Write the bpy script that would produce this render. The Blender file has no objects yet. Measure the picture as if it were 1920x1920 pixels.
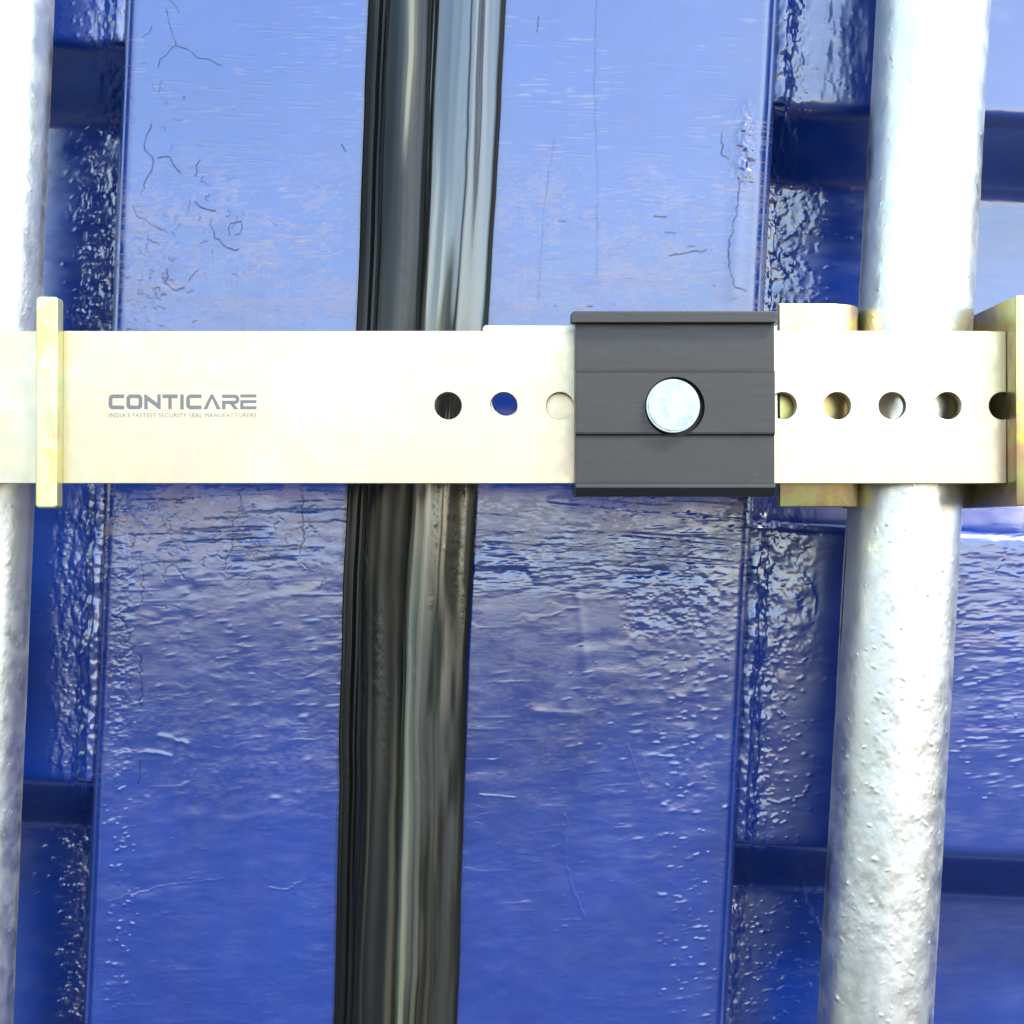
import bpy, bmesh, math, random
import numpy as np
from mathutils import Vector, Matrix

# ------------------------------------------------------------------ camera, sky, sun, exposure
S = bpy.context.scene
COL = S.collection
F = 2874.0                    # focal length in pixels of the 1920 px photograph
CD = 0.554                    # camera distance from the door face
ROLL = math.radians(2.8)
PITCH = math.radians(0.8)
cam_d = bpy.data.cameras.new('camera'); cam = bpy.data.objects.new('camera', cam_d); COL.objects.link(cam)
S.camera = cam
cam_d.sensor_width = 36; cam_d.lens = 36*F/1920
cam_d.clip_start = 0.01; cam_d.clip_end = 5000
right = Vector((math.cos(ROLL), 0, math.sin(ROLL)))
fwd0 = Vector((0, 1, 0)); up0 = Vector((-math.sin(ROLL), 0, math.cos(ROLL)))
fwd = fwd0*math.cos(PITCH)+up0*math.sin(PITCH)
up = up0*math.cos(PITCH)-fwd0*math.sin(PITCH)
CZ = CD*math.tan(-PITCH)
CAM = Vector((-math.sin(ROLL)*CZ, -CD, math.cos(ROLL)*CZ))
m = Matrix((right, up, -fwd)).transposed().to_4x4(); m.translation = CAM
cam.matrix_world = m
R_, U_, F_, C_ = (np.array(v) for v in (right, up, fwd, CAM))

def at(px, py, Y):
    """pixel of the photograph -> world point on the plane y = Y"""
    d = F_+R_*(px-960)/F+U_*(960-py)/F
    t = (Y-C_[1])/d[1]
    return C_+d*t
def topx(x, y, z):
    """world -> pixel (arrays)"""
    dx = x-C_[0]; dy = y-C_[1]; dz = z-C_[2]
    w = dx*F_[0]+dy*F_[1]+dz*F_[2]
    return 960+F*(dx*R_[0]+dy*R_[1]+dz*R_[2])/w, 960-F*(dx*U_[0]+dy*U_[1]+dz*U_[2])/w

W = bpy.data.worlds.new('World'); S.world = W; W.use_nodes = True
SUN_AZ = math.radians(42)     # to the right of the viewer's back
SUN_EL = math.radians(52)
sdir = Vector((math.sin(SUN_AZ)*math.cos(SUN_EL), -math.cos(SUN_AZ)*math.cos(SUN_EL), math.sin(SUN_EL)))
nt = W.node_tree; bg = nt.nodes['Background']
sky = nt.nodes.new('ShaderNodeTexSky'); sky.sky_type = 'NISHITA'; sky.sun_disc = False
sky.sun_elevation = SUN_EL; sky.sun_rotation = math.atan2(sdir.x, sdir.y)
sky.air_density = 1.4; sky.dust_density = 1.3; sky.ozone_density = 3.0
SLOPE = math.radians(1.7)     # the yard falls away gently from the doors, so true up leans out from them
wtc = nt.nodes.new('ShaderNodeTexCoord'); wmp = nt.nodes.new('ShaderNodeMapping'); wmp.vector_type = 'VECTOR'
wmp.inputs['Rotation'].default_value = (-SLOPE, 0, 0)
nt.links.new(wtc.outputs['Generated'], wmp.inputs[0]); nt.links.new(wmp.outputs[0], sky.inputs[0])
nt.links.new(sky.outputs[0], bg.inputs[0]); bg.inputs[1].default_value = 0.15
sl = bpy.data.lights.new('sun', 'SUN'); sl.energy = 1.5; sl.angle = math.radians(10); sl.color = (1, .96, .9)
so = bpy.data.objects.new('sun', sl); COL.objects.link(so)
so.rotation_euler = (-sdir).to_track_quat('-Z', 'Y').to_euler()
S.view_settings.view_transform = 'Standard'; S.view_settings.look = 'None'
S.view_settings.gamma = 1; S.view_settings.use_curve_mapping = False
S.view_settings.exposure = 2.53
S.render.engine = 'CYCLES'

# ------------------------------------------------------------------ helpers
rng = np.random.default_rng(7)
random.seed(3)
_tab = rng.random((256, 256)).astype(np.float32)
def vnoise(x, y, s=0):
    x = np.asarray(x)+s*17.31; y = np.asarray(y)+s*7.77
    xi = np.floor(x).astype(int); yi = np.floor(y).astype(int)
    fx = x-xi; fy = y-yi
    fx = fx*fx*fx*(fx*(fx*6-15)+10); fy = fy*fy*fy*(fy*(fy*6-15)+10)
    a = _tab[xi & 255, yi & 255]; b = _tab[(xi+1) & 255, yi & 255]
    c = _tab[xi & 255, (yi+1) & 255]; d = _tab[(xi+1) & 255, (yi+1) & 255]
    return (a*(1-fx)+b*fx)*(1-fy)+(c*(1-fx)+d*fx)*fy-.5
def fbm(x, y, s=0, n=3, g=.5):
    r = 0; a = 1
    for i in range(n):
        r = r+a*vnoise(x*2**i, y*2**i, s+i*3); a *= g
    return r
def ss(a, b, x):
    t = np.clip((x-a)/(b-a), 0, 1); return t*t*(3-2*t)
def band(a, b, w, x):
    return ss(a-w, a+w, x)*(1-ss(b-w, b+w, x))

def tag(o, label=None, cat=None, group=None, kind=None):
    for k, v in (('label', label), ('category', cat), ('group', group), ('kind', kind)):
        if v: o[k] = v
    return o
def empty(name, loc, rot=(0, 0, 0)):
    o = bpy.data.objects.new(name, None); o.empty_display_size = .02
    COL.objects.link(o); o.location = loc; o.rotation_euler = rot
    return o
def link(name, me, mat, parent=None, smooth=True, local=False):
    if mat: me.materials.clear(); me.materials.append(mat)
    if smooth: me.polygons.foreach_set('use_smooth', [True]*len(me.polygons))
    o = bpy.data.objects.new(name, me); COL.objects.link(o)
    if parent:
        o.parent = parent
    return o
def grid(name, P, mat, parent=None, attr=None, dust_sheen=None, origin=(0, 0, 0), flip=False):
    """P: nz x nu x 3 array of world points"""
    nz, nu, _ = P.shape
    P = P-np.array(origin)
    me = bpy.data.meshes.new(name)
    me.vertices.add(nz*nu); me.vertices.foreach_set('co', P.reshape(-1).astype(np.float32))
    i = np.arange(nz*nu).reshape(nz, nu)
    q = np.stack([i[:-1, :-1], i[:-1, 1:], i[1:, 1:], i[1:, :-1]], -1).reshape(-1, 4)
    if flip: q = q[:, ::-1]
    n = len(q)
    me.loops.add(n*4); me.loops.foreach_set('vertex_index', q.reshape(-1).astype(np.int32))
    me.polygons.add(n); me.polygons.foreach_set('loop_start', np.arange(0, n*4, 4, dtype=np.int32))
    me.polygons.foreach_set('loop_total', np.full(n, 4, dtype=np.int32))
    me.update(calc_edges=True)
    if attr is not None:
        a = me.attributes.new('dirt', 'FLOAT', 'POINT'); a.data.foreach_set('value', attr.reshape(-1).astype(np.float32))
    if dust_sheen is not None:
        a = me.attributes.new('dust_sheen', 'FLOAT', 'POINT'); a.data.foreach_set('value', dust_sheen.reshape(-1).astype(np.float32))
    me.materials.append(mat)
    me.polygons.foreach_set('use_smooth', np.ones(n, dtype=bool))
    o = bpy.data.objects.new(name, me); COL.objects.link(o)
    if parent: o.parent = parent
    return o

# ------------------------------------------------------------------ materials
def mat(name, base, rough=.4, metal=0, spec=.5, coat=0, coat_rough=.05, ior=1.5):
    M = bpy.data.materials.new(name); M.use_nodes = True
    b = M.node_tree.nodes['Principled BSDF']
    b.inputs['Base Color'].default_value = (*base, 1); b.inputs['Roughness'].default_value = rough
    b.inputs['Metallic'].default_value = metal; b.inputs['Specular IOR Level'].default_value = spec
    b.inputs['Coat Weight'].default_value = coat; b.inputs['Coat Roughness'].default_value = coat_rough
    b.inputs['IOR'].default_value = ior
    return M, M.node_tree, b
def N(t, kind, **kw):
    n = t.nodes.new(kind)
    for k, v in kw.items():
        if k in n.inputs.keys() if hasattr(n.inputs, 'keys') else False: n.inputs[k].default_value = v
        else: setattr(n, k, v)
    return n
def noise(t, scale=(1, 1, 1), s=1.0, detail=4, rough=.5, dist=0, off=(0, 0, 0)):
    tc = t.nodes.new('ShaderNodeTexCoord'); mp = t.nodes.new('ShaderNodeMapping')
    mp.inputs['Scale'].default_value = scale; mp.inputs['Location'].default_value = off
    n = t.nodes.new('ShaderNodeTexNoise'); n.inputs['Scale'].default_value = s
    n.inputs['Detail'].default_value = detail; n.inputs['Roughness'].default_value = rough
    n.inputs['Distortion'].default_value = dist
    t.links.new(tc.outputs['Object'], mp.inputs[0]); t.links.new(mp.outputs[0], n.inputs['Vector'])
    return n.outputs['Fac']
def ramp(t, src, stops):
    r = t.nodes.new('ShaderNodeValToRGB'); cr = r.color_ramp
    while len(cr.elements) < len(stops): cr.elements.new(.5)
    for e, (p, c) in zip(cr.elements, stops):
        e.position = p; e.color = (*c, 1) if len(c) == 3 else c
    t.links.new(src, r.inputs[0]); return r.outputs[0]
def bump(t, b, hs, dist=.0002):
    prev = None
    for h, strength, d in hs:
        n = t.nodes.new('ShaderNodeBump'); n.inputs['Strength'].default_value = strength
        n.inputs['Distance'].default_value = d
        t.links.new(h, n.inputs['Height'])
        if prev: t.links.new(prev, n.inputs['Normal'])
        prev = n.outputs[0]
    t.links.new(prev, b.inputs['Normal'])
    return prev
def mix(t, fac, a, b_):
    n = t.nodes.new('ShaderNodeMix'); n.data_type = 'RGBA'
    if isinstance(fac, float): n.inputs['Factor'].default_value = fac
    else: t.links.new(fac, n.inputs['Factor'])
    for k, v in ((6, a), (7, b_)):
        if isinstance(v, tuple): n.inputs[k].default_value = (*v, 1)
        else: t.links.new(v, n.inputs[k])
    return n.outputs[2]

def blue_paint():
    M, t, b = mat('blue_enamel_paint', (.006, .02, .10), rough=.16, ior=1.82, spec=.5)
    c = ramp(t, noise(t, (1, 1, 1), 22, 5, .6), [(.3, (.0015, .012, .088)), (.55, (.002, .0155, .108)), (.75, (.004, .020, .122))])
    at_ = t.nodes.new('ShaderNodeAttribute'); at_.attribute_name = 'dirt'
    c2 = mix(t, at_.outputs['Fac'], c, (.016, .018, .03))
    du = t.nodes.new('ShaderNodeAttribute'); du.attribute_name = 'dust_sheen'
    c2 = mix(t, du.outputs['Fac'], c, (.085, .072, .105)); c2 = mix(t, at_.outputs['Fac'], c2, (.006, .008, .02))  # lavender dust colour, doubling as painted horizon reflection
    t.links.new(c2, b.inputs['Base Color'])
    r = ramp(t, noise(t, (1, 1, 2.5), 60, 4, .6), [(.3, (.10,)*3), (.7, (.27,)*3)])
    r2 = mix(t, du.outputs['Fac'], r, (.5, .5, .5))
    t.links.new(r2, b.inputs['Roughness'])
    sp = t.nodes.new('ShaderNodeMapRange'); sp.inputs['To Min'].default_value = .5; sp.inputs['To Max'].default_value = .04
    t.links.new(at_.outputs['Fac'], sp.inputs['Value']); t.links.new(sp.outputs[0], b.inputs['Specular IOR Level'])
    bump(t, b, [(noise(t, (.12, 1, 1), 1500, 3, .6), .2, .00006), (noise(t, (1, 1, 1), 900, 3, .6), .15, .00006)])
    return M
BLUE = blue_paint()

def rubber(name, spec, r0, r1, streak):
    """extruded rubber: worn glossy in long streaks, painted green-beige reflection bloom where the 'dust' attribute says"""
    M, t, b = mat(name, (.006, .006, .006), rough=.22, ior=1.75)
    c = ramp(t, noise(t, (1, 1, .01), 150, 3, .5), [(.35, (.0025, .0028, .003)), (.6, (.005, .005, .004)), (.8, streak)])
    du = t.nodes.new('ShaderNodeAttribute'); du.attribute_name = 'dust_sheen'
    sheen = ramp(t, noise(t, (1, 1, .01), 260, 2, .5), [(.35, (.125, .108, .068)), (.5, (.10, .112, .075)), (.65, (.13, .10, .075))])  # colours of the surroundings' reflections painted into the rubber
    t.links.new(mix(t, du.outputs['Fac'], c, sheen), b.inputs['Base Color'])
    t.links.new(ramp(t, noise(t, (1, 1, .015), 110, 3, .5), [(.3, (r0,)*3), (.7, (r1,)*3)]), b.inputs['Roughness'])
    at_ = t.nodes.new('ShaderNodeAttribute'); at_.attribute_name = 'dirt'
    sp = t.nodes.new('ShaderNodeMapRange'); sp.inputs['To Min'].default_value = spec; sp.inputs['To Max'].default_value = .03
    t.links.new(at_.outputs['Fac'], sp.inputs['Value']); t.links.new(sp.outputs[0], b.inputs['Specular IOR Level'])
    bump(t, b, [(noise(t, (1, 1, .02), 260, 2, .5), .05, .0002), (noise(t, (1, 1, 1), 700, 3, .6), .06, .0001)])
    return M
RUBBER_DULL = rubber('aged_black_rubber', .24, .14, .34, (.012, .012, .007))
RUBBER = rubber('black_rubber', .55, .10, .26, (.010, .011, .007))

def galv():
    M, t, b = mat('galvanised_steel', (.72, .73, .72), rough=.36, metal=1)
    c = ramp(t, noise(t, (1, 1, .35), 55, 5, .6), [(.3, (.47, .465, .45)), (.5, (.56, .545, .51)), (.7, (.59, .57, .46))])
    at_ = t.nodes.new('ShaderNodeAttribute'); at_.attribute_name = 'dirt'
    t.links.new(mix(t, at_.outputs['Fac'], c, (.05, .045, .04)), b.inputs['Base Color'])
    r = ramp(t, noise(t, (1, 1, 1), 130, 4, .6), [(.3, (.28,)*3), (.7, (.48,)*3)])
    t.links.new(r, b.inputs['Roughness'])
    bump(t, b, [(noise(t, (1, 1, .5), 700, 4, .65), .3, .0002)])
    return M
GALV = galv()

def zinc(name, strong=0):
    M, t, b = mat(name, (.8, .76, .55), rough=.34, metal=.9)
    k = [(.28, (.40, .34, .22)), (.42, (.39, .35, .275)), (.52, (.40, .338, .23)), (.60, (.41, .31, .24)), (.70, (.385, .35, .22))]
    if strong:
        k = [(.28, (.50, .38, .12)), (.42, (.45, .46, .16)), (.52, (.48, .44, .25)), (.62, (.35, .45, .19)), (.72, (.50, .26, .15))]
    if strong == 2:
        k = [(.3, (.42, .37, .09)), (.43, (.39, .39, .13)), (.5, (.42, .33, .15)), (.58, (.40, .24, .13)), (.68, (.42, .37, .10))]
    c = ramp(t, noise(t, (1, 1, 1), 15 if not strong else 60, 5, .62, .6), k)
    t.links.new(c, b.inputs['Base Color'])
    r = ramp(t, noise(t, (1, 1, 1), 160, 4, .6), [(.3, (.27,)*3), (.7, (.42,)*3)])
    t.links.new(r, b.inputs['Roughness'])
    bump(t, b, [(noise(t, (.05, 1, 1), 3000, 3, .6), .06, .0001), (noise(t, (1, 1, 1), 60, 3, .6), .12, .0006)])
    return M
ZINC = zinc('yellow_passivated_zinc')
ZINCC = zinc('coppery_yellow_zinc', 2)
ZINCY = zinc('bright_yellow_zinc', 1)

def housing_mat():
    M, t, b = mat('black_anodised_aluminium', (.035, .035, .038), rough=.38, ior=1.5)
    c = ramp(t, noise(t, (.06, 1, 1), 900, 4, .6), [(.3, (.018, .016, .014)), (.7, (.023, .020, .018))])
    t.links.new(c, b.inputs['Base Color'])
    b.inputs['Metallic'].default_value = .2; b.inputs['Specular IOR Level'].default_value = .38
    t.links.new(ramp(t, noise(t, (.25, 1, 1), 260, 5, .65), [(.3, (.33,)*3), (.7, (.43,)*3)]), b.inputs['Roughness'])
    scr = ramp(t, noise(t, (.3, 1, 3), 700, 2, .5, 2.5), [(.70, (0, 0, 0)), (.74, (1, 1, 1))])
    t.links.new(mix(t, scr, c, (.05, .05, .048)), b.inputs['Base Color'])
    bump(t, b, [(noise(t, (.02, 1, 1), 2600, 3, .6), .08, .0001), (noise(t, (1, 1, 1), 50, 3, .5), .15, .0010)])
    return M
BLACK = housing_mat()
def bolt_mat():
    M, t, b = mat('bright_zinc_bolt', (.85, .87, .86), rough=.33, metal=.85)
    c = ramp(t, noise(t, (1, 1, 1), 220, 4, .7), [(.35, (.20, .25, .24)), (.48, (.30, .31, .30)), (.6, (.24, .27, .26))])
    t.links.new(c, b.inputs['Base Color'])
    bump(t, b, [(noise(t, (1, 1, 1), 300, 4, .7), .25, .0004)])
    return M
BOLT = bolt_mat()
INK, _, _ = mat('grey_etching', (.075, .073, .07), rough=.6)
INK2, _, _ = mat('pale_grey_etching', (.075, .073, .065), rough=.6)

# ------------------------------------------------------------------ setting: ground
def ground():
    bm = bmesh.new()
    bmesh.ops.create_grid(bm, x_segments=8, y_segments=8, size=1500)
    me = bpy.data.meshes.new('ground'); bm.to_mesh(me); bm.free()
    M, t, b = mat('asphalt_yard', (.06, .06, .06), rough=.85)
    t.links.new(ramp(t, noise(t, (1, 1, 1), .7, 6, .6), [(.3, (.028, .028, .027)), (.7, (.05, .048, .043))]), b.inputs['Base Color'])
    o = link('ground', me, M, None, False); o.location = (0, 0, -1.35); o.rotation_euler = (SLOPE, 0, 0)
    tag(o, kind='structure')
ground()

# ------------------------------------------------------------------ container doors
def axis(lo, hi, step, lo2, hi2, step2):
    """fine between lo..hi, coarse out to lo2..hi2"""
    a = np.arange(lo2, lo, step2); b = np.arange(lo, hi, step); c = np.arange(hi, hi2+1e-9, step2)
    return np.concatenate([a, b, c])
ZS = axis(-.215, .215, .00024, -.6, .6, .004)

class Field:
    """height (metres) and dirt on a grid, painted in photograph pixels"""
    def __init__(s, px, py, zs, us):
        s.px, s.py = px, py; s.h = np.zeros(px.shape); s.d = np.zeros(px.shape); s.r = np.zeros(px.shape); s.c = np.zeros(px.shape); s.u = np.zeros(px.shape)
        s.rowy = py.mean(1)
    def win(s, x0, x1, y0, y1):
        pr = np.where((s.py.min(1) < y1) & (s.py.max(1) > y0))[0]
        pc = np.where((s.px.min(0) < x1) & (s.px.max(0) > x0))[0]
        if len(pr) == 0 or len(pc) == 0: return None
        return slice(pr[0], pr[-1]+1), slice(pc[0], pc[-1]+1)
    def line(s, pts, wd=2.2, dep=-.00022, dirt=.8, jit=2.0, ridge=0):
        pts = [np.array(p, float) for p in pts]
        fine = [pts[0]]
        for a, b in zip(pts[:-1], pts[1:]):
            n = max(1, int(np.hypot(*(b-a))/8))
            for k in range(1, n+1):
                fine.append(a+(b-a)*k/n+(rng.normal(0, jit, 2) if k < n else 0))
        fade = rng.normal(0, .4)
        for i, (a, b) in enumerate(zip(fine[:-1], fine[1:])):
            fade = .8*fade+rng.normal(0, .25)
            m_ = wd*4+3
            w = s.win(min(a[0], b[0])-m_, max(a[0], b[0])+m_, min(a[1], b[1])-m_, max(a[1], b[1])+m_)
            if w is None: continue
            X, Y = s.px[w], s.py[w]; ab = b-a; L = max(ab@ab, 1e-6)
            t = np.clip(((X-a[0])*ab[0]+(Y-a[1])*ab[1])/L, 0, 1)
            d2 = (X-a[0]-t*ab[0])**2+(Y-a[1]-t*ab[1])**2
            g = np.exp(-d2/wd**2)
            hh = dep*g
            if ridge: hh = hh+ridge*np.exp(-(np.sqrt(d2)-wd*2.2)**2/wd**2)
            if dep < 0: s.c[w] = np.minimum(s.c[w], hh)
            else: s.r[w] = np.maximum(s.r[w], hh)
            s.d[w] = np.maximum(s.d[w], dirt*g*min(1, .55+abs(fade)))
    def dots(s, n, fx, fy, r=(1.2, 3.2), a=(.00005, .0002), stretch=1.0):
        for k in range(n):
            x, y = fx(), fy()
            rr = random.uniform(*r)*1.15; aa = random.uniform(*a)*random.uniform(.25, .85); sk = random.gauss(0, .5); sx = rr*random.uniform(1, stretch)
            w = s.win(x-3*sx, x+3*sx, y-3*rr, y+3*rr)
            if w is None: continue
            s.h[w] += aa*np.exp(-((s.px[w]-x+sk*(s.py[w]-y))/sx)**2-((s.py[w]-y+.12*(s.px[w]-x))/rr)**2)

def U(a, b): return lambda: random.uniform(a, b)
def G(a, b): return lambda: random.gauss(a, b)

def frame_path(x0, x1, step, r0, r1, back=.045):
    """rounded box section: points (x, y) and outward normals along the front"""
    pts = []
    for yy in np.linspace(back, r0, 8)[:-1]: pts.append((x0, yy, -1, 0))
    for a in np.linspace(0, math.pi/2, 14)[:-1]: pts.append((x0+r0-r0*math.cos(a), r0-r0*math.sin(a), -math.cos(a), -math.sin(a)))
    for xx in np.arange(x0+r0, x1-r1, step): pts.append((xx, 0, 0, -1))
    for a in np.linspace(0, math.pi/2, 22): pts.append((x1-r1+r1*math.sin(a), r1-r1*math.cos(a), math.sin(a), -math.cos(a)))
    for yy in np.linspace(r1, back, 24)[1:]: pts.append((x1, yy, 1, 0))
    return np.array(pts)

def edge_line(p0, p1, Y=0.0):
    """x along z for a door edge through two photographed points"""
    a, b = at(p0[0], p0[1], Y), at(p1[0], p1[1], Y)
    k = (b[0]-a[0])/(b[2]-a[2]); return lambda z: a[0]+k*(np.clip(z, -.6, .6)-a[2])
def build_frame(name, e0, e1, r0, r1, paint, parent):
    x0, x1 = float(e0(0)), float(e1(0))
    p = frame_path(x0, x1, .00034, r0, r1)
    q = (p[:, 0]-x0)/(x1-x0)
    # the round corners keep their size, the flat between them takes up the slant
    q = np.where(p[:, 0] < min(x0, x1)+.008, 0, np.where(p[:, 0] > max(x0, x1)-.008, 1, (p[:, 0]-min(x0, x1)-.008)/(abs(x1-x0)-.016)))
    d0 = (e0(ZS)-x0)[:, None]; d1 = (e1(ZS)-x1)[:, None]
    X = p[:, 0][None, :]+d0*(1-q)[None, :]+d1*q[None, :]; Yy = np.broadcast_to(p[:, 1], X.shape); Z = np.broadcast_to(ZS[:, None], X.shape)
    px, py = topx(X, Yy*0, Z)
    f = Field(px, py, ZS, p[:, 0]); paint(f); f.h += f.r+f.c
    P = np.stack([X+f.h*p[:, 2], Yy+f.h*p[:, 3], Z], -1)
    P = np.concatenate([P, P[:, -1:]*[1, 0, 1]+[-.0005, .0455, 0], P[:, :1]*[1, 0, 1]+[.0005, .0455, 0], P[:, :1]], 1)
    d = np.concatenate([f.d, f.d[:, -1:], f.d[:, :1], f.d[:, :1]], 1)
    u = np.concatenate([f.u, f.u[:, -1:], f.u[:, :1], f.u[:, :1]], 1)
    return grid(name, P, BLUE, parent, d, u)

def common(f, s, amp):
    x, y = f.px, f.py
    y2 = y+6*fbm(x/150, y/150, s+5)+x*.02
    m1 = .35+1.3*ss(-.15, .3, fbm(x/140, y/90, s+11, 3))
    f.h += .000036*amp*m1*fbm(x/48, y2/10.5+fbm(x/30, y/40, s+91)*1.3, s, 3, .5)
    f.h += .00007*amp*fbm(x/34, y/26, s+2, 3, .5)*(.4+ss(-.1, .3, fbm(x/90, y/90, s+19)))
    f.h += .00035*fbm(x/260, y/300, s+4, 2)
    dn = .8*fbm(x/55, y/34, s+51, 3)+.9*fbm(x/11, y2/4.5, s+57, 3, .6)
    f.u += ss(-.05, .45, dn)*(.40*band(330, 650, 90, y)+.70*band(915, 1065, 35, y)+.12*band(1065, 1500, 100, y)+.03)  # dust mottling, plus pale horizon reflections painted in above and below the bar
    f.u += .5*ss(.2, .45, vnoise(x/30, y2/3.2, s+61))*ss(0, .3, fbm(x/120, y/60, s+63))*(1-ss(500, 700, y))
    f.h += .00010*ss(900, 1000, y)*fbm(x/95, (y+x*.12)/24, s+71, 2, .45)*(.4+ss(-.1, .3, fbm(x/200, y/140, s+73)))
    # brush sags: short lens shaped marks
    t = vnoise(x/60, y2/7, s+33)
    f.h += .00004*amp*ss(.22, .42, t)*ss(-.1, .25, fbm(x/160, y/120, s+41))

# --- left door frame
XLg = edge_line((700, 0), (640, 1920))            # under the gasket
XLe = edge_line((214, 330), (157, 1700))
def paint_left(f):
    x, y = f.px, f.py
    amp = .30+.35*ss(380, 600, y)+.9*band(925, 1090, 45, y)*ss(190, 260, x)+.33*band(1090, 1420, 110, y)+.25*ss(1500, 1700, y)
    common(f, 1, amp)
    # vertical drag marks above the bar
    f.h += .00003*band(455, 640, 25, y)*band(350, 560, 25, x)*fbm(x/5, y/90, 60, 2)
    # deep horizontal brush grooves below the bar
    f.h += -.00016*band(930, 1080, 15, y)*band(255, 600, 25, x)*ss(.12, .33, vnoise(x/150, (y+x*.03)/11, 71))
    # rough side strip
    f.h += .00013*(band(190, 250, 12, x))*ss(930, 1010, y)*(1-ss(1400, 1500, y))*fbm(x/14, y/12, 81, 3, .6)
    f.h += .00010*(band(225, 330, 22, x))*band(430, 640, 40, y)*fbm(x/13, y/13, 82, 3, .6)
    C = [[(312, 18), (322, 60), (330, 85), (352, 92), (370, 108), (415, 122)], [(330, 85), (300, 110), (296, 125)], [(318, 0), (335, 22)],
         [(283, 232), (270, 270), (287, 300), (284, 320), (262, 362)], [(296, 296), (318, 294), (338, 324)],
         [(248, 384), (256, 405), (284, 422), (316, 438)], [(354, 372), (352, 400)], [(366, 378), (384, 392), (404, 396)],
         [(396, 412), (402, 446), (424, 464), (448, 467)], [(430, 440), (432, 420), (452, 415), (454, 430), (440, 441)],
         [(312, 505), (310, 528), (330, 545), (345, 540)], [(375, 300), (366, 330)], [(640, 270), (648, 285)],
         [(445, 920), (452, 950), (435, 980), (436, 1010), (420, 1070)], [(232, 930), (216, 960), (212, 985)],
         [(262, 1040), (268, 1090), (266, 1130)], [(262, 1230), (266, 1290), (264, 1330)],
         [(308, 1085), (312, 1065), (330, 1062), (345, 1085)], [(210, 1150), (236, 1170), (242, 1200), (228, 1210)],
         [(566, 930), (570, 1000), (562, 1040)], [(262, 1425), (258, 1470)]]
    for c in C: f.line(c, jit=2.0, wd=random.uniform(.7, 1.3), dep=-.00008, dirt=1)
    def squiggle(cx, cy, sx, sy, n, lo=2, hi=7, w_=1.1, dp=-.00006, dd=.8):
        for _ in range(n):
            x0 = random.gauss(cx, sx); y0 = random.gauss(cy, sy); a = random.uniform(0, 6.28); p_ = [(x0, y0)]
            for k in range(random.randint(lo, hi)):
                a += random.gauss(0, .9); x0 += 4*math.cos(a); y0 += 4*math.sin(a); p_.append((x0, y0))
            f.line(p_, w_*random.uniform(.6, 1.1), dp, dd*random.uniform(.3, 1), .5)
    squiggle(300, 500, 40, 70, 34); squiggle(420, 450, 60, 60, 14); squiggle(290, 160, 30, 70, 16)
    squiggle(300, 990, 60, 60, 60, 3, 9); squiggle(480, 1000, 80, 50, 40, 3, 8); squiggle(225, 1150, 14, 120, 40)
    for _ in range(22):
        x0 = random.uniform(280, 560); y0 = random.uniform(935, 1080)
        L = random.uniform(20, 120)
        f.line([(x0, y0), (x0+L, y0-L*.04)], random.uniform(1.3, 2.6), -.00006, .8, 1.2)
    for _ in range(60):      # fine scuffs high on the panel
        x0 = random.uniform(290, 640); y0 = random.uniform(10, 330); L = random.uniform(15, 70)
        f.line([(x0, y0), (x0+L, y0+L*.05)], 1.1, .00004, 0, .4)
    f.dots(120, U(205, 655), U(930, 1330), (1.5, 3.5), (.00004, .00016), 4)
    f.dots(80, U(195, 640), U(1330, 1910), (1.3, 2.6), (.00003, .0001), 5)
    f.dots(200, G(222, 16), U(930, 1900), (1.4, 3.4), (.00008, .00028), 1.6)
    f.dots(110, U(230, 660), U(330, 615), (1.2, 2.6), (.00003, .0001), 1.5)
    f.dots(26, U(240, 600), U(1300, 1500), (3, 6), (.0001, .0002), 4)
    f.line([(205, 1690), (300, 1662), (420, 1648)], 2, .00005, 0, 1)
    f.line([(505, 1664), (540, 1668), (572, 1650)], 2, .00006, 0, 1.5); f.line([(300, 1380), (350, 1395)], 5, .00018, 0, 1); f.line([(275, 1410), (320, 1418)], 4, .00014, 0, 1)

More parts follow.
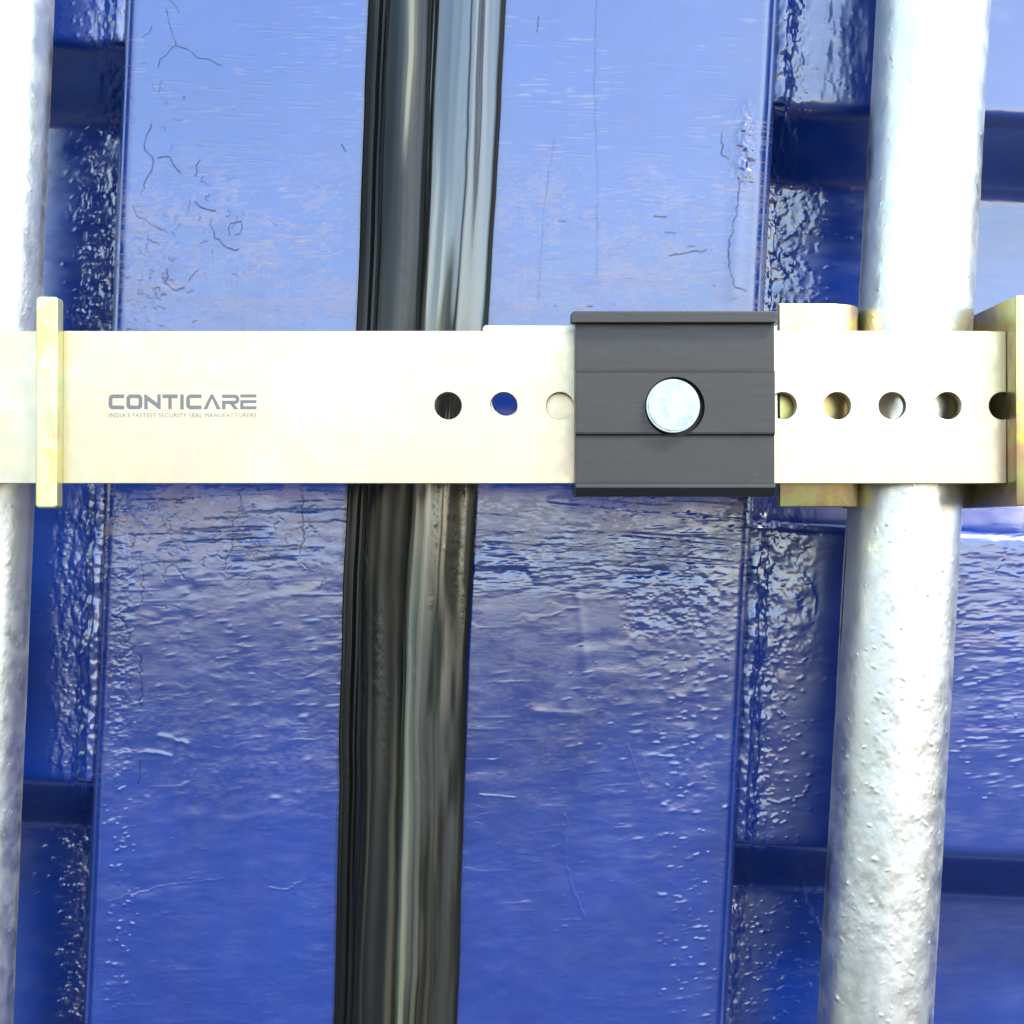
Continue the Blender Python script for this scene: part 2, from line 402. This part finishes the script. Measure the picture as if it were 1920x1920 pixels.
XRg = edge_line((930, 0), (840, 1920))
XRe = edge_line((1450, 330), (1378, 1700))
def paint_right(f):
    x, y = f.px, f.py
    xs = x+(y-960)*.05
    amp = .25+.35*ss(280, 560, y)+.8*band(930, 1170, 50, y)*ss(1180, 1260, x+40)+.6*band(930, 1050, 30, y)+.22*band(1150, 1450, 90, y)*ss(1050, 1250, x)+.1*ss(1500, 1700, y)
    common(f, 101, amp)
    f.h += -.00020*band(930, 1075, 15, y)*ss(.08, .3, vnoise(x/120, (y-(x-900)*.08)/13, 171))
    # thick paint fold below the lock
    yy = 1045+22*np.sin((x-880)/120)+fbm(x/40, y/400, 9, 3)*26
    f.h += (.0003*np.exp(-((y-yy)/16)**2)*band(870, 1300, 40, x)-.00024*np.exp(-((y-yy-24)/10)**2)*band(880, 1250, 40, x))*(.7+1.2*fbm(x/50, y/12, 13, 3))
    f.h += .00022*band(1000, 1110, 25, y)*band(880, 1330, 40, x)*fbm(x/60+y/90, y/11, 14, 4, .6)
    f.h += .0003*np.exp(-(((x-1290)/48)**2+((y-1105)/50)**2))+.0003*band(1180, 1340, 30, x)*band(1060, 1190, 25, y)*fbm(x/22, y/16, 91, 3, .6)
    # panel of a sunken old label outline
    e = lambda v, c, w: np.exp(-((v-c)/w)**2)
    f.h += .00016*e(x, 1085+12*np.sin(y/90), 9)*band(1080, 1480, 20, y)+.00006*e(y+6*fbm(x/30, y/30, 6), 1490, 8)*band(1100, 1215, 20, x)
    f.h += .00012*e(y, 1340+(x-1100)*.05, 7)*band(1000, 1090, 15, x)
    # vertical drag marks left of the label patch
    f.h += .00003*band(300, 600, 30, y)*band(960, 1060, 20, x)*fbm(x/6, y/110, 160, 2)
    # bead of dried paint along the right edge
    f.h += .0007*e(xs, 1362, 20)*band(200, 345, 28, y)*(.6+fbm(x/14, y/18, 5))+.0004*e(xs, 1355, 14)*band(360, 560, 40, y)
    L = [[(1118, 0), (1114, 150), (1120, 330), (1118, 520)], [(1040, 260), (1020, 380), (1012, 500), (1008, 560)],
         [(1384, 335), (1382, 400), (1366, 450), (1366, 500), (1378, 540), (1398, 546)], [(1255, 480), (1290, 474), (1324, 468)],
         [(1352, 250), (1352, 290), (1366, 298)], [(1010, 30), (1006, 60)]]
    for c in L[:2]: f.line(c, 1.0, -.00002, .4, 1)
    for c in L[2:]: f.line(c, 1.3, -.00006, .9, 1.6)
    for _ in range(60):
        x0 = random.uniform(960, 1380); y0 = random.uniform(60, 400); l = random.uniform(15, 60)
        f.line([(x0, y0), (x0+l, y0+l*.06)], 1.2, .00005, 0, .4)
    for _ in range(5):
        x0 = random.uniform(960, 1330); y0 = random.uniform(400, 580); l = random.uniform(6, 26)
        f.line([(x0, y0), (x0+l, y0+l*.05)], 1.6, -.00003, .8, 1.6)
    f.dots(210, lambda: random.gauss(1290, 34), U(1230, 1915), (1.4, 3.2), (.00006, .00026), 3)
    f.dots(70, U(1020, 1380), U(1080, 1500), (1.4, 2.8), (.00004, .00014), 5)
    f.dots(90, U(880, 1200), U(1250, 1900), (1.3, 2.4), (.00003, .0001), 6)
    f.dots(120, U(1280, 1385), U(960, 1250), (1.6, 3.6), (.00008, .00026), 2)
    f.dots(60, U(960, 1400), U(30, 580), (1.2, 2.2), (.00004, .00012), 2)
    f.line([(1176, 1395), (1206, 1478)], 1.3, .00006, 0, .5); f.line([(900, 1490), (965, 1496)], 2, .0001, 0, 1)
    f.line([(1060, 1530), (1060, 1620), (1095, 1720)], 2, .00008, 0, 2)

def rib(z, zt, d1, d2, slope=.021, period=.270, ridge=.117):
    """depth of the corrugated sheet: ridge bottoms at zt and one period below"""
    q = np.mod(zt-z, period)       # 0 at a ridge bottom, grows downwards
    rec = period-ridge-2*slope
    y = np.where(q < slope, q/slope, np.where(q < slope+rec, 1, np.where(q < 2*slope+rec, 1-(q-slope-rec)/slope, 0)))
    return d1+(d2-d1)*y

def build_panel(name, xs, zt, d1, d2, paint, parent, seed, bead_at, bead_sign):
    prof = rib(ZS, zt, d1, d2)
    zf = np.linspace(-.6, .6, 4801); pf = rib(zf, zt, d1, d2)
    k = np.exp(-np.linspace(-2, 2, 49)**2); k /= k.sum()
    pf = np.convolve(np.pad(pf, 24, 'edge'), k, 'valid')
    prof = np.interp(ZS, zf, pf)
    X = np.broadcast_to(xs, (len(ZS), len(xs))); Z = np.broadcast_to(ZS[:, None], X.shape)
    Y0 = np.broadcast_to(prof[:, None], X.shape)
    px, py = topx(X, Y0, Z)
    f = Field(px, py, ZS, xs)
    f.h += .00003*fbm(px/40, py/10, seed, 3)+.0004*fbm(px/120, py/120, seed+3, 2)
    # weld / sealant bead against the frame
    dd = (X-bead_at(Z))*bead_sign-.0018
    f.h += .0022*(1-.9*ss(.35, .6, np.abs(np.gradient(prof, ZS)))[:, None])*np.exp(-(dd/.0034)**2)*(1+.5*fbm(px/30, py/40, seed+8))
    f.h += .0006*np.exp(-((dd-.004)/.006)**2)*fbm(px/14, py/24, seed+9, 3, .5)
    paint(f); f.h += f.r+f.c
    P = np.stack([X, Y0-f.h, Z], -1)
    P = np.concatenate([P, P[:, -1:]+[0, .003, 0], P[:, :1]+[0, .003, 0], P[:, :1]], 1)
    d = np.concatenate([f.d, f.d[:, -1:], f.d[:, :1], f.d[:, :1]], 1)
    u = np.concatenate([f.u, f.u[:, -1:], f.u[:, :1], f.u[:, :1]], 1)
    return grid(name, P, BLUE, parent, d, u)

ZT_R = at(1540, 205, .006)[2]; ZT_L = at(150, 85, .006)[2]
def paint_pr(f):
    x, y = f.px, f.py
    f.h += .00030*(band(1440, 1560, 25, x))*band(345, 620, 40, y)*fbm(x/18, y/26, 31, 3, .55)*ss(-.1, .25, fbm(x/34, y/50, 39))
    f.h += .00042*(band(1410, 1530, 20, x))*band(960, 1250, 50, y)*fbm(x/24, y/32, 32, 3, .5)
    f.h += .00011*band(1810, 1925, 10, x)*band(960, 1400, 60, y)*fbm(x/60, y/12, 33, 3, .5)
    f.h += .0004*band(1540, 1640, 15, x)*band(-50, 190, 20, y)*fbm(x/24, y/70, 35, 3)
    for c in ([(1440, 950), (1445, 1000), (1425, 1040)], [(1490, 1010), (1500, 1070), (1530, 1120), (1528, 1150)], [(1410, 1660), (1450, 1640), (1500, 1640), (1520, 1710), (1545, 1750)],
              [(1430, 1860), (1470, 1850), (1520, 1848)], [(1440, 1500), (1490, 1504), (1515, 1480)], [(1920, 1015), (1890, 1020), (1868, 1070), (1910, 1080)]):
        f.line(c, 2.4, .00012, 0, 3)
    f.dots(220, lambda: random.gauss(1480, 45), U(350, 640), (1.5, 4), (.0001, .0004), 1.4)
    f.dots(260, lambda: random.gauss(1450, 35), U(960, 1580), (1.5, 3.4), (.0001, .0003), 1.6)
    f.dots(160, U(1400, 1540), U(1640, 1915), (1.3, 3), (.0001, .0003), 2)
    f.dots(80, U(1470, 1620), U(20, 190), (1.5, 3), (.0001, .0002), 1.4)
    f.dots(140, U(1790, 1920), U(980, 1500), (1.5, 3), (.0001, .0002), 4)
def paint_pl(f):
    x, y = f.px, f.py
    f.h += .0003*band(135, 205, 15, x)*band(210, 620, 40, y)*fbm(x/12, y/16, 131, 4, .6)*ss(0, .25, fbm(x/20, y/34, 139))
    f.h += .00025*band(95, 150, 15, x)*band(960, 1450, 30, y)*fbm(x/12, y/34, 132, 3, .5)
    f.dots(200, lambda: random.gauss(178, 20), U(215, 640), (1.8, 4.6), (.0001, .0003), 1.4)
    f.dots(300, lambda: random.gauss(135, 18), U(1520, 1915), (1.5, 3.6), (.0001, .0004), 1.4)
    f.dots(150, lambda: random.gauss(120, 14), U(960, 1440), (1.4, 3), (.0001, .0003), 1.4)
    f.dots(30, U(110, 200), U(0, 70), (1.5, 3), (.0001, .0003), 1.2)

# gaskets: extruded rubber lips in the gap between the doors
def build_gasket(name, prof, xa, xb, parent, seed):
    """prof: list of (fraction, height mm); xa, xb = x at top and bottom of the two edges"""
    t = np.linspace(0, 1, 260)
    hh = np.interp(t, [p[0] for p in prof], [p[1] for p in prof])
    k = np.exp(-np.linspace(-2, 2, 15)**2); k /= k.sum()
    hh = np.convolve(np.pad(hh, 7, 'edge'), k, 'valid')
    Z = np.broadcast_to(ZS[:, None], (len(ZS), len(t))); T = np.broadcast_to(t, Z.shape)
    zz = Z*1000
    wob = lambda k: .0007*(fbm(zz/60, zz/200, k, 3, .6))*ss(-.215, -.21, Z)
    xa_, xb_ = xa(Z)+wob(seed+40), xb(Z)+wob(seed+50)
    X = xa_+(xb_-xa_)*T
    T0_ = T
    T2 = T+.035*fbm(zz/75, T*2, seed, 2); TN = T+.09*fbm(zz/85, T*1.5, seed+31, 2)
    H = np.interp(T2, t, hh)
    edge = ss(0, .06, T)*(1-ss(.94, 1, T))
    H = H+edge*(1.7*fbm(TN*4.2, zz/260, seed+1, 2, .4)+.22*fbm(TN*9, zz/140, seed+4, 2, .5))
    nick = ss(.05, .3, fbm(T*5, zz/40, seed+9))
    H = H+edge*nick*.07*fbm(T*14, zz/3.2, seed+5, 3)
    w = TN+.03*fbm(zz/30, zz/300, seed+13)
    e = lambda c_, s_: np.exp(-((w-c_)/s_)**2)
    top, py_ = ss(0, 60, zz), zz
    if seed == 11:
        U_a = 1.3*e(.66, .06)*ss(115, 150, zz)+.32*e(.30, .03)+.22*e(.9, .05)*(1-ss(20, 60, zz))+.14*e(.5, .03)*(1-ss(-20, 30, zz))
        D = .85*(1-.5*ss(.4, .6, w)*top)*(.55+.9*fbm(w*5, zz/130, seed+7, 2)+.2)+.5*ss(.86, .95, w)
    else:
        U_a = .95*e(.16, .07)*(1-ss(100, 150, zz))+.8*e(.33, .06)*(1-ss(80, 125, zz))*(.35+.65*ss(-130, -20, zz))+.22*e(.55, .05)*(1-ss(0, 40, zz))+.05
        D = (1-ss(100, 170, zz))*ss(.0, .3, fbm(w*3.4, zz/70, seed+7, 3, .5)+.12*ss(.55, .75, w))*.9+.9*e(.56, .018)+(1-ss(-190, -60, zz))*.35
    U_a = np.clip(U_a*(.75+.9*fbm(w*30, zz/90, seed+17, 2)), 0, 1)  # streak mask for the green-beige reflections put into the seal's colour
    D = np.clip(np.maximum(D, np.maximum(1-ss(.01, .05, T), ss(.90, .95, T))), 0, 1)
    P = np.stack([X, -H/1000, Z], -1)
    P = np.concatenate([P, P[:, -1:]*[1, 0, 1]+[-.004, .008, 0], P[:, :1]*[1, 0, 1]+[.004, .008, 0], P[:, :1]], 1)
    D = np.concatenate([D, D[:, -1:], D[:, :1], D[:, :1]], 1)
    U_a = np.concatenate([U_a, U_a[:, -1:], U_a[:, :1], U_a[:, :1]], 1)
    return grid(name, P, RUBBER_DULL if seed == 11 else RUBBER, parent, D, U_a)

container = empty('shipping_container', (0, 0, -.6))
tag(container, 'blue painted shipping container end with two doors meeting at a black rubber seal', 'shipping container')
def door(label):
    o = empty('door', (0, 0, .6)); o.parent = container; o['label'] = label
    return o
left_door = door('cracked blue door left of the seal')
right_door = door('blue door right of the seal with a thick paint fold')
build_frame('door_frame', XLe, XLg, .0062, .002, paint_left, left_door)
build_frame('door_frame', XRg, XRe, .002, .0068, paint_right, right_door)
xr0 = float(XRe(0)); xl0 = float(XLe(0))
xs_r = axis(xr0-.006, .215, .00036, xr0-.0061, .5, .004)
xs_l = axis(-.215, xl0+.006, .00036, -.5, xl0+.0061, .004)
build_panel('corrugated_panel', xs_r, ZT_R, .0055, .036, paint_pr, right_door, 201, XRe, 1)
build_panel('corrugated_panel', xs_l, ZT_L, .0055, .036, paint_pl, left_door, 301, XLe, -1)
bow = lambda z: -.0019*np.exp(-((z+.045)/.085)**2)      # the seal sags a little towards the left door
gl_, gr_ = edge_line((690, 0), (627, 1920)), edge_line((948, 0), (856, 1920))
gl = lambda z: gl_(z)+bow(z); gr = lambda z: gr_(z)+bow(z)
gm0 = lambda z: gl(z)+(gr(z)-gl(z))*.47+.0004
gm1 = lambda z: gl(z)+(gr(z)-gl(z))*.47-.0004
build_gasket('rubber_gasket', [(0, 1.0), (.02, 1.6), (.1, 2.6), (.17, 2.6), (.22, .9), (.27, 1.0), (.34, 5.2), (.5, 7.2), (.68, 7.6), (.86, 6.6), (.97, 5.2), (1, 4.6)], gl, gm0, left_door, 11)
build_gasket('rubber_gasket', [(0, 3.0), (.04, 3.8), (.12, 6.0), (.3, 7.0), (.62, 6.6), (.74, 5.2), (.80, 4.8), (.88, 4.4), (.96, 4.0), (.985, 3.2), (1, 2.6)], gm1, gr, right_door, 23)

# ------------------------------------------------------------------ lock bars (galvanised pipes)
def pipe(xc, yc, r, label, seed, lean, name='locking_bar'):
    nu = 520
    th = np.concatenate([np.linspace(-math.pi, 0, 360), np.linspace(0, math.pi, 161)[1:]])   # front half finer
    T = np.broadcast_to(th, (len(ZS), len(th))); Z = np.broadcast_to(ZS[:, None], T.shape)
    s = T*r*1000; z = Z*1000
    H = .00007*fbm(s/3.4, z/4.0, seed, 3, .55)*(.5+ss(-.15, .25, fbm(s/14, z/26, seed+5)))+.0003*fbm(s/30, z/60, seed+8)
    f = Field(s*5, z*5, ZS, s[0])
    f.dots(420, U(-290, 0), U(-1000, 1000), (1.4, 3.2), (.00005, .00025), 1.3)
    R2 = r+H+f.h
    P = np.stack([R2*np.cos(T), yc*0+R2*np.sin(T), Z], -1)
    o = grid(name, P, GALV, None, f.d)
    o.location = (xc, yc, 0); o.rotation_euler = (0, lean, 0)
    return tag(o, label, 'locking bar', 'vertical locking bars on the doors')
YP = -.0285
pr = edge_line((1750, 0), (1640, 1920), YP); pl_ = edge_line((98, 0), (20, 1920), YP)
lean = lambda e: math.atan((float(e(.2))-float(e(-.2)))/.4)
pipe(float(pr(0)), YP, .0192, 'round galvanised steel bar behind the perforated end of the gold bar, seen in full', 51, lean(pr))
pipe(float(pl_(0))-.0192, YP, .0192, 'round galvanised steel bar behind the lettered end, cropped by the left edge', 57, lean(pl_))

# ------------------------------------------------------------------ the lock
lock_o = Vector(at(1262, 761, -.05))
lock = empty('container_lock', lock_o, (0, -ROLL, 0))
tag(lock, 'gold zinc plated cross bar lock with black housing clamped over both locking bars', 'lock')
Rinv = Matrix.Rotation(ROLL, 3, 'Y')
def L(px, py, Y):
    """pixel at depth Y -> lock-local point"""
    return Rinv @ (Vector(at(px, py, Y))-lock_o)
YO = lock_o.y

def curve_mesh(name, loops, y0, y1, mat_, parent, bevel=0.0, res=1):
    """loops: list of closed 2D (x,z) outlines (first outer, others holes); slab between y0 (front) and y1 (local)"""
    cu = bpy.data.curves.new(name, 'CURVE'); cu.dimensions = '2D'; cu.fill_mode = 'BOTH'
    cu.extrude = (y1-y0)/2-bevel; cu.bevel_depth = bevel; cu.bevel_resolution = 3; cu.offset = -bevel
    for lp in loops:
        sp = cu.splines.new('POLY'); sp.points.add(len(lp)-1)
        for p_, (x, z) in zip(sp.points, lp): p_.co = (x, z, 0, 1)
        sp.use_cyclic_u = True
    tmp = bpy.data.objects.new('tmp', cu); COL.objects.link(tmp)
    dg = bpy.context.evaluated_depsgraph_get(); dg.update()
    me = bpy.data.meshes.new_from_object(tmp.evaluated_get(dg))
    bpy.data.objects.remove(tmp); bpy.data.curves.remove(cu)
    me.transform(Matrix.Rotation(math.pi/2, 4, 'X')); me.transform(Matrix.Translation((0, (y0+y1)/2, 0)))
    me.name = name
    o = link(name, me, mat_, parent, False)
    return o
def circ(cx, cz, r, n=64): return [(cx+r*math.cos(2*math.pi*k/n), cz+r*math.sin(2*math.pi*k/n)) for k in range(n)]
def rrect(x0, x1, z0, z1, r, n=8):
    o = []
    rs = r if isinstance(r, (list, tuple)) else [r]*4      # corners: x1z1, x0z1, x0z0, x1z0
    for (cx, cz, a0, sx, sz), q in zip(((x1, z1, 0, -1, -1), (x0, z1, 90, 1, -1), (x0, z0, 180, 1, 1), (x1, z0, 270, -1, 1)), rs):
        for k in range(n+1):
            a = math.radians(a0+90*k/n); o.append((cx+sx*q+q*math.cos(a), cz+sz*q+q*math.sin(a)))
    return o
def bool_cut(o, cutters):
    """carve holes and keep the result as plain mesh"""
    for c in cutters:
        md = o.modifiers.new('b', 'BOOLEAN'); md.object = c; md.solver = 'EXACT'; md.operation = 'DIFFERENCE'
    dg = bpy.context.evaluated_depsgraph_get(); dg.update()
    me = bpy.data.meshes.new_from_object(o.evaluated_get(dg))
    o.modifiers.clear(); old = o.data; o.data = me; bpy.data.meshes.remove(old)
    for c in cutters: bpy.data.objects.remove(c)

YF0, YF1 = -.0540, -.0500       # front bar
YR0, YR1 = -.0499, -.0459       # rear bar
# front bar, lettered, open notch at its right end
tl = L(0, 620.5, YF0); bl = L(960, 906.5, YF0)
zt, zb = tl.z, bl.z
xe = L(1887, 760, YF0).x; xs0 = L(-260, 760, YF0).x
hr = 25.5*(CD+YF0)/F
hz = L(960, 761, YF0).z
hxs = [L(p, 761, YF0).x for p in (840, 944.5, 1050, 1468, 1570, 1673, 1777)]
nc = L(1880, 761, YF0).x
a0 = math.acos(max(-1, min(1, (xe-nc)/hr)))
notch = [(nc+hr*math.cos(a), hz+hr*math.sin(a)) for a in np.linspace(-a0, -2*math.pi+a0, 40)]
outer = [(xs0, zb), (xe, zb)]+notch+[(xe, zt), (xs0, zt)]
bar = curve_mesh('lettered_bar', [outer]+[circ(x, hz, hr) for x in hxs], YF0-YO, YF1-YO, ZINC, lock, .00022)
# rear bar
z1 = L(960, 609.5, YR0).z; x0r = L(905, 0, YR0).x; x1r = L(1457, 0, YR0).x
h2 = L(948, 753.5, YR0)
rear = curve_mesh('inner_bar', [rrect(x0r, x1r, z1-.0502, z1, [.0001, .0012, .0012, .0001]), circ(h2.x, h2.z, hr)], YR0-YO, YR1-YO, ZINC, lock, .0003)

# cross piece at the left: upright tab welded in front of the bar
q0 = L(66, 953, -.0605); q1 = L(108.5, 556, -.0605)
curve_mesh('upright_tab', [rrect(q0.x, q1.x, q0.z, q1.z, .0012)], -.0605-YO, YF0-.00005-YO, ZINCY, lock, .0006)
# rear jaw of the left side, round the back of the pipe
def swept(name, pts, th, za, zb_, mat_, parent, bev=.0004, n=3):
    """strip of thickness th following pts (x, y local), between heights za and zb_"""
    P = np.array(pts, float)
    # smooth by chaikin
    for _ in range(n):
        Q = [P[0]]
        for a, b in zip(P[:-1], P[1:]): Q += [a*.75+b*.25, a*.25+b*.75]
        Q.append(P[-1]); P = np.array(Q)
    d = np.gradient(P, axis=0); d /= np.linalg.norm(d, axis=1)[:, None]
    nrm = np.stack([-d[:, 1], d[:, 0]], 1)
    A = P+nrm*th/2; B = P-nrm*th/2
    bm = bmesh.new()
    va = [[bm.verts.new((p[0], p[1], z)) for z in (za, zb_)] for p in A]
    vb = [[bm.verts.new((p[0], p[1], z)) for z in (za, zb_)] for p in B]
    for i in range(len(P)-1):
        bm.faces.new((va[i][0], va[i+1][0], va[i+1][1], va[i][1]))
        bm.faces.new((vb[i+1][0], vb[i][0], vb[i][1], vb[i+1][1]))
        bm.faces.new((va[i][1], va[i+1][1], vb[i+1][1], vb[i][1]))
        bm.faces.new((va[i+1][0], va[i][0], vb[i][0], vb[i+1][0]))
    bm.faces.new((va[0][0], va[0][1], vb[0][1], vb[0][0])); bm.faces.new((va[-1][1], va[-1][0], vb[-1][0], vb[-1][1]))
    bmesh.ops.recalc_face_normals(bm, faces=bm.faces)
    ed = [e for e in bm.edges if len(e.link_faces) == 2 and e.calc_face_angle() > 1.0]
    bmesh.ops.bevel(bm, geom=ed, offset=bev, segments=2, affect='EDGES', profile=.5)
    for e in bm.edges:
        e.smooth = not (len(e.link_faces) == 2 and e.calc_face_angle() > .5)
    me = bpy.data.meshes.new(name); bm.to_mesh(me); bm.free()
    return link(name, me, mat_, parent, True)
zA = L(1470, 950, -.0455).z; zB = L(1470, 569, -.0455).z
xh0 = L(1459, 760, -.0445).x; xa = L(1905, 760, -.0632).x
pc = L(1714, 760, YP).x
swept('pipe_hook', [(xh0, -.0436-YO), (xh0+.007, -.0436-YO), (xh0+.0186, -.0432-YO), (xh0+.0251, -.0405-YO), (xh0+.0278, -.030-YO), (xh0+.0301, -.010-YO), (pc-.012, -.0058-YO),
                    (pc+.014, -.0058-YO), (xa+.0020, -.010-YO), (xa+.0022, -.026-YO), (xa+.0022, -.045-YO), (xa+.0022, -.0632-YO)], .0044, zA, zB, ZINCC, lock)

# housing: extruded profile, swept along the bar
def zy(py, Y): return (L(1262, py, Y).z, Y-YO)
prof = [zy(584, -.0640), zy(587, -.0668), zy(603, -.0672), zy(606.5, -.0655), zy(606.6, -.0655), zy(692, -.0655), zy(698, -.0668), zy(812, -.0668), zy(818, -.0655), zy(904, -.0655),
        zy(908, -.0672), zy(914, -.0674), zy(916, -.0668), zy(931, -.0640), zy(931.5, -.0440), zy(930, -.0425), zy(586, -.0425), zy(584, -.0440)]
hx0 = L(1079, 760, -.0655).x; hx1 = L(1452, 760, -.0655).x
bm = bmesh.new()
ra = [bm.verts.new((hx0, y, z)) for z, y in prof]; rb = [bm.verts.new((hx1, y, z)) for z, y in prof]
for i in range(len(prof)):
    j = (i+1) % len(prof); bm.faces.new((ra[i], ra[j], rb[j], rb[i]))
bm.faces.new(ra[::-1]); bm.faces.new(rb)
bmesh.ops.remove_doubles(bm, verts=bm.verts, dist=.00003)
bmesh.ops.recalc_face_normals(bm, faces=bm.faces)
bmesh.ops.bevel(bm, geom=[e for e in bm.edges if len(e.link_faces) == 2 and e.calc_face_angle() > .35], offset=.00022, segments=2, affect='EDGES')
me = bpy.data.meshes.new('housing'); bm.to_mesh(me); bm.free()
housing = link('housing', me, BLACK, lock, False)
bc = L(1262, 761, -.0685); kb = (CD-.0668)/F
def cyl(name, cx, cz, r, y0, y1, n=96, bev=0):
    bm = bmesh.new()
    bmesh.ops.create_cone(bm, cap_ends=True, segments=n, radius1=r, radius2=r, depth=y1-y0)
    bmesh.ops.rotate(bm, verts=bm.verts, cent=(0, 0, 0), matrix=Matrix.Rotation(math.pi/2, 3, 'X'))
    bmesh.ops.translate(bm, verts=bm.verts, vec=(cx, (y0+y1)/2, cz))
    if bev: bmesh.ops.bevel(bm, geom=[e for e in bm.edges if e.calc_face_angle(0) > 1], offset=bev, segments=4, affect='EDGES')
    for e in bm.edges: e.smooth = e.calc_face_angle(0) < .6
    me = bpy.data.meshes.new(name); bm.to_mesh(me); bm.free(); return me
cut = link('cut', cyl('cut', bc.x+.0008, bc.z-.0001, 56*kb, -.09-YO, -.0600-YO), None, lock, False)
bpy.context.view_layer.update()
bool_cut(housing, [cut])
bpy.data.objects.remove(cut) if 'cut' in bpy.data.objects else None
# thin overhanging rain lip along the top of the housing
lipx0 = L(1070, 760, -.0685).x; lipx1 = L(1455, 760, -.0685).x
zt0 = L(1262, 583, -.0688).z; zt1 = L(1262, 605, -.0688).z
curve_mesh('top_lip', [rrect(lipx0, lipx1, zt1, zt0, [.0003, .0016, .0002, .0003])], -.0688-YO, -.0655-YO+.0012, BLACK, housing, .0004)
me = cyl('bolt_head', bc.x, bc.z, 50*kb, -.0694-YO, -.0598-YO, 96, .0007)
link('bolt_head', me, BOLT, lock, True)

# ------------------------------------------------------------------ lettering on the bar
YT = YF0-.00003
def P2(px, py): v = L(px, py, YF0); return (v.x, v.z)
lx0, lx1, ly0, ly1 = 203.5, 481, 739.5, 767.5
def stroke_poly(pts, w):
    """thick polyline outline, mitred, in pixel coordinates"""
    pts = [np.array(p, float) for p in pts]; Lf, Rt = [], []
    for i, p in enumerate(pts):
        ds = []
        if i > 0: d = p-pts[i-1]; ds.append(d/np.hypot(*d))
        if i < len(pts)-1: d = pts[i+1]-p; ds.append(d/np.hypot(*d))
        t = sum(ds); t /= np.hypot(*t); n = np.array([-t[1], t[0]])
        k = w/2/max(.35, n@np.array([-ds[0][1], ds[0][0]]))
        Lf.append(p+n*k); Rt.append(p-n*k)
    return Lf+Rt[::-1]
s_ = 7.2; h_ = s_/2
T0, B0 = ly0+h_, ly1-h_; mid = (ly0+ly1)/2
def arcp(cx, cy, r, a0, a1, n=5): return [(cx+r*math.cos(math.radians(a)), cy+r*math.sin(math.radians(a))) for a in np.linspace(a0, a1, n)]
def Cc(x0, x1):
    r = 5.0
    return [stroke_poly([(x1, T0)]+arcp(x0+h_+r, T0+r, r, 270, 180)+arcp(x0+h_+r, B0-r, r, 180, 90)+[(x1, B0)], s_)]
def Oo(x0, x1):
    return [('O', x0, x1)]
shapes = []
shapes += [[p] for p in Cc(203.5, 233)]
def rr_px(x0, x1, y0, y1, r): return [(x, y) for x, y in rrect(x0, x1, y0, y1, r)]
shapes += [[rr_px(237, 267, ly0, ly1, 7.5), rr_px(237+s_, 267-s_, ly0+s_, ly1-s_, 3)]]
shapes += [[[(270.5, ly1), (270.5, ly0), (273.5, ly0), (295, 755.5), (295, ly0), (301.3, ly0), (301.3, ly1), (298, ly1), (276.8, 751.5), (276.8, ly1)]]]
shapes += [[[(304.5, ly0), (333, ly0), (333, ly0+s_), (322, ly0+s_), (322, ly1), (315.5, ly1), (315.5, ly0+s_), (304.5, ly0+s_)]]]
shapes += [[[(338, ly0), (344.5, ly0), (344.5, ly1), (338, ly1)]]]
shapes += [[p] for p in Cc(349, 378)]
shapes += [[[(381, ly1), (395, ly0), (399.5, ly0), (414, ly1), (406.5, ly1), (397.3, ly0+8), (388.5, ly1)]]]
shapes += [[stroke_poly([(416.5, T0)]+arcp(440.5, T0+5, 5, 270, 360)+arcp(440.5, 754.5-5+.01, 5, 0, 90)+[(419.6, 754.5), (419.6, ly1)], s_-.6)]]
shapes += [[[(431, 757.3), (438.5, 757.3), (447.5, ly1), (439, ly1)]]]
shapes += [[[(450.5, ly0), (481, ly0), (481, ly0+5.8), (450.5, ly0+5.8)]]]
shapes += [[[(450.5, 750.2), (481, 750.2), (481, 756), (456.5, 756), (456.5, ly1-5.8), (481, ly1-5.8), (481, ly1), (450.5, ly1)]]]
mes = []
for shp in shapes:
    o = curve_mesh('l', [[P2(*p) for p in lp] for lp in shp], YT-YO, YF0+.0001-YO, INK, bar, 0)
    mes.append(o)
bmj = bmesh.new()
for o in mes: bmj.from_mesh(o.data)
me = bpy.data.meshes.new('lettering'); bmj.to_mesh(me); bmj.free()
for o in mes: bpy.data.objects.remove(o)
o = link('lettering', me, INK, bar, False); o['label'] = 'large grey word CONTICARE on the bar'
# tagline
fc = bpy.data.curves.new('tagline', 'FONT'); fc.body = "INDIA'S FASTEST SECURITY SEAL MANUFACTURERS"; fc.size = 1; fc.space_character = 1.12; fc.offset = 0
tmp = bpy.data.objects.new('tmp', fc); COL.objects.link(tmp)
dg = bpy.context.evaluated_depsgraph_get(); dg.update()
me = bpy.data.meshes.new_from_object(tmp.evaluated_get(dg)); bpy.data.objects.remove(tmp)
co = np.array([v.co[:] for v in me.vertices]); mn = co.min(0); mx = co.max(0)
A = P2(204.5, 782.5); B = P2(480.5, 774.5)
for v in me.vertices:
    v.co = (A[0]+(v.co.x-mn[0])/(mx[0]-mn[0])*(B[0]-A[0]), YT-YO, A[1]+(v.co.y-mn[1])/(mx[1]-mn[1])*(B[1]-A[1]))
me.name = 'tagline'
o = link('tagline', me, INK2, bar, False); o['label'] = 'small pale line of words under the large word'
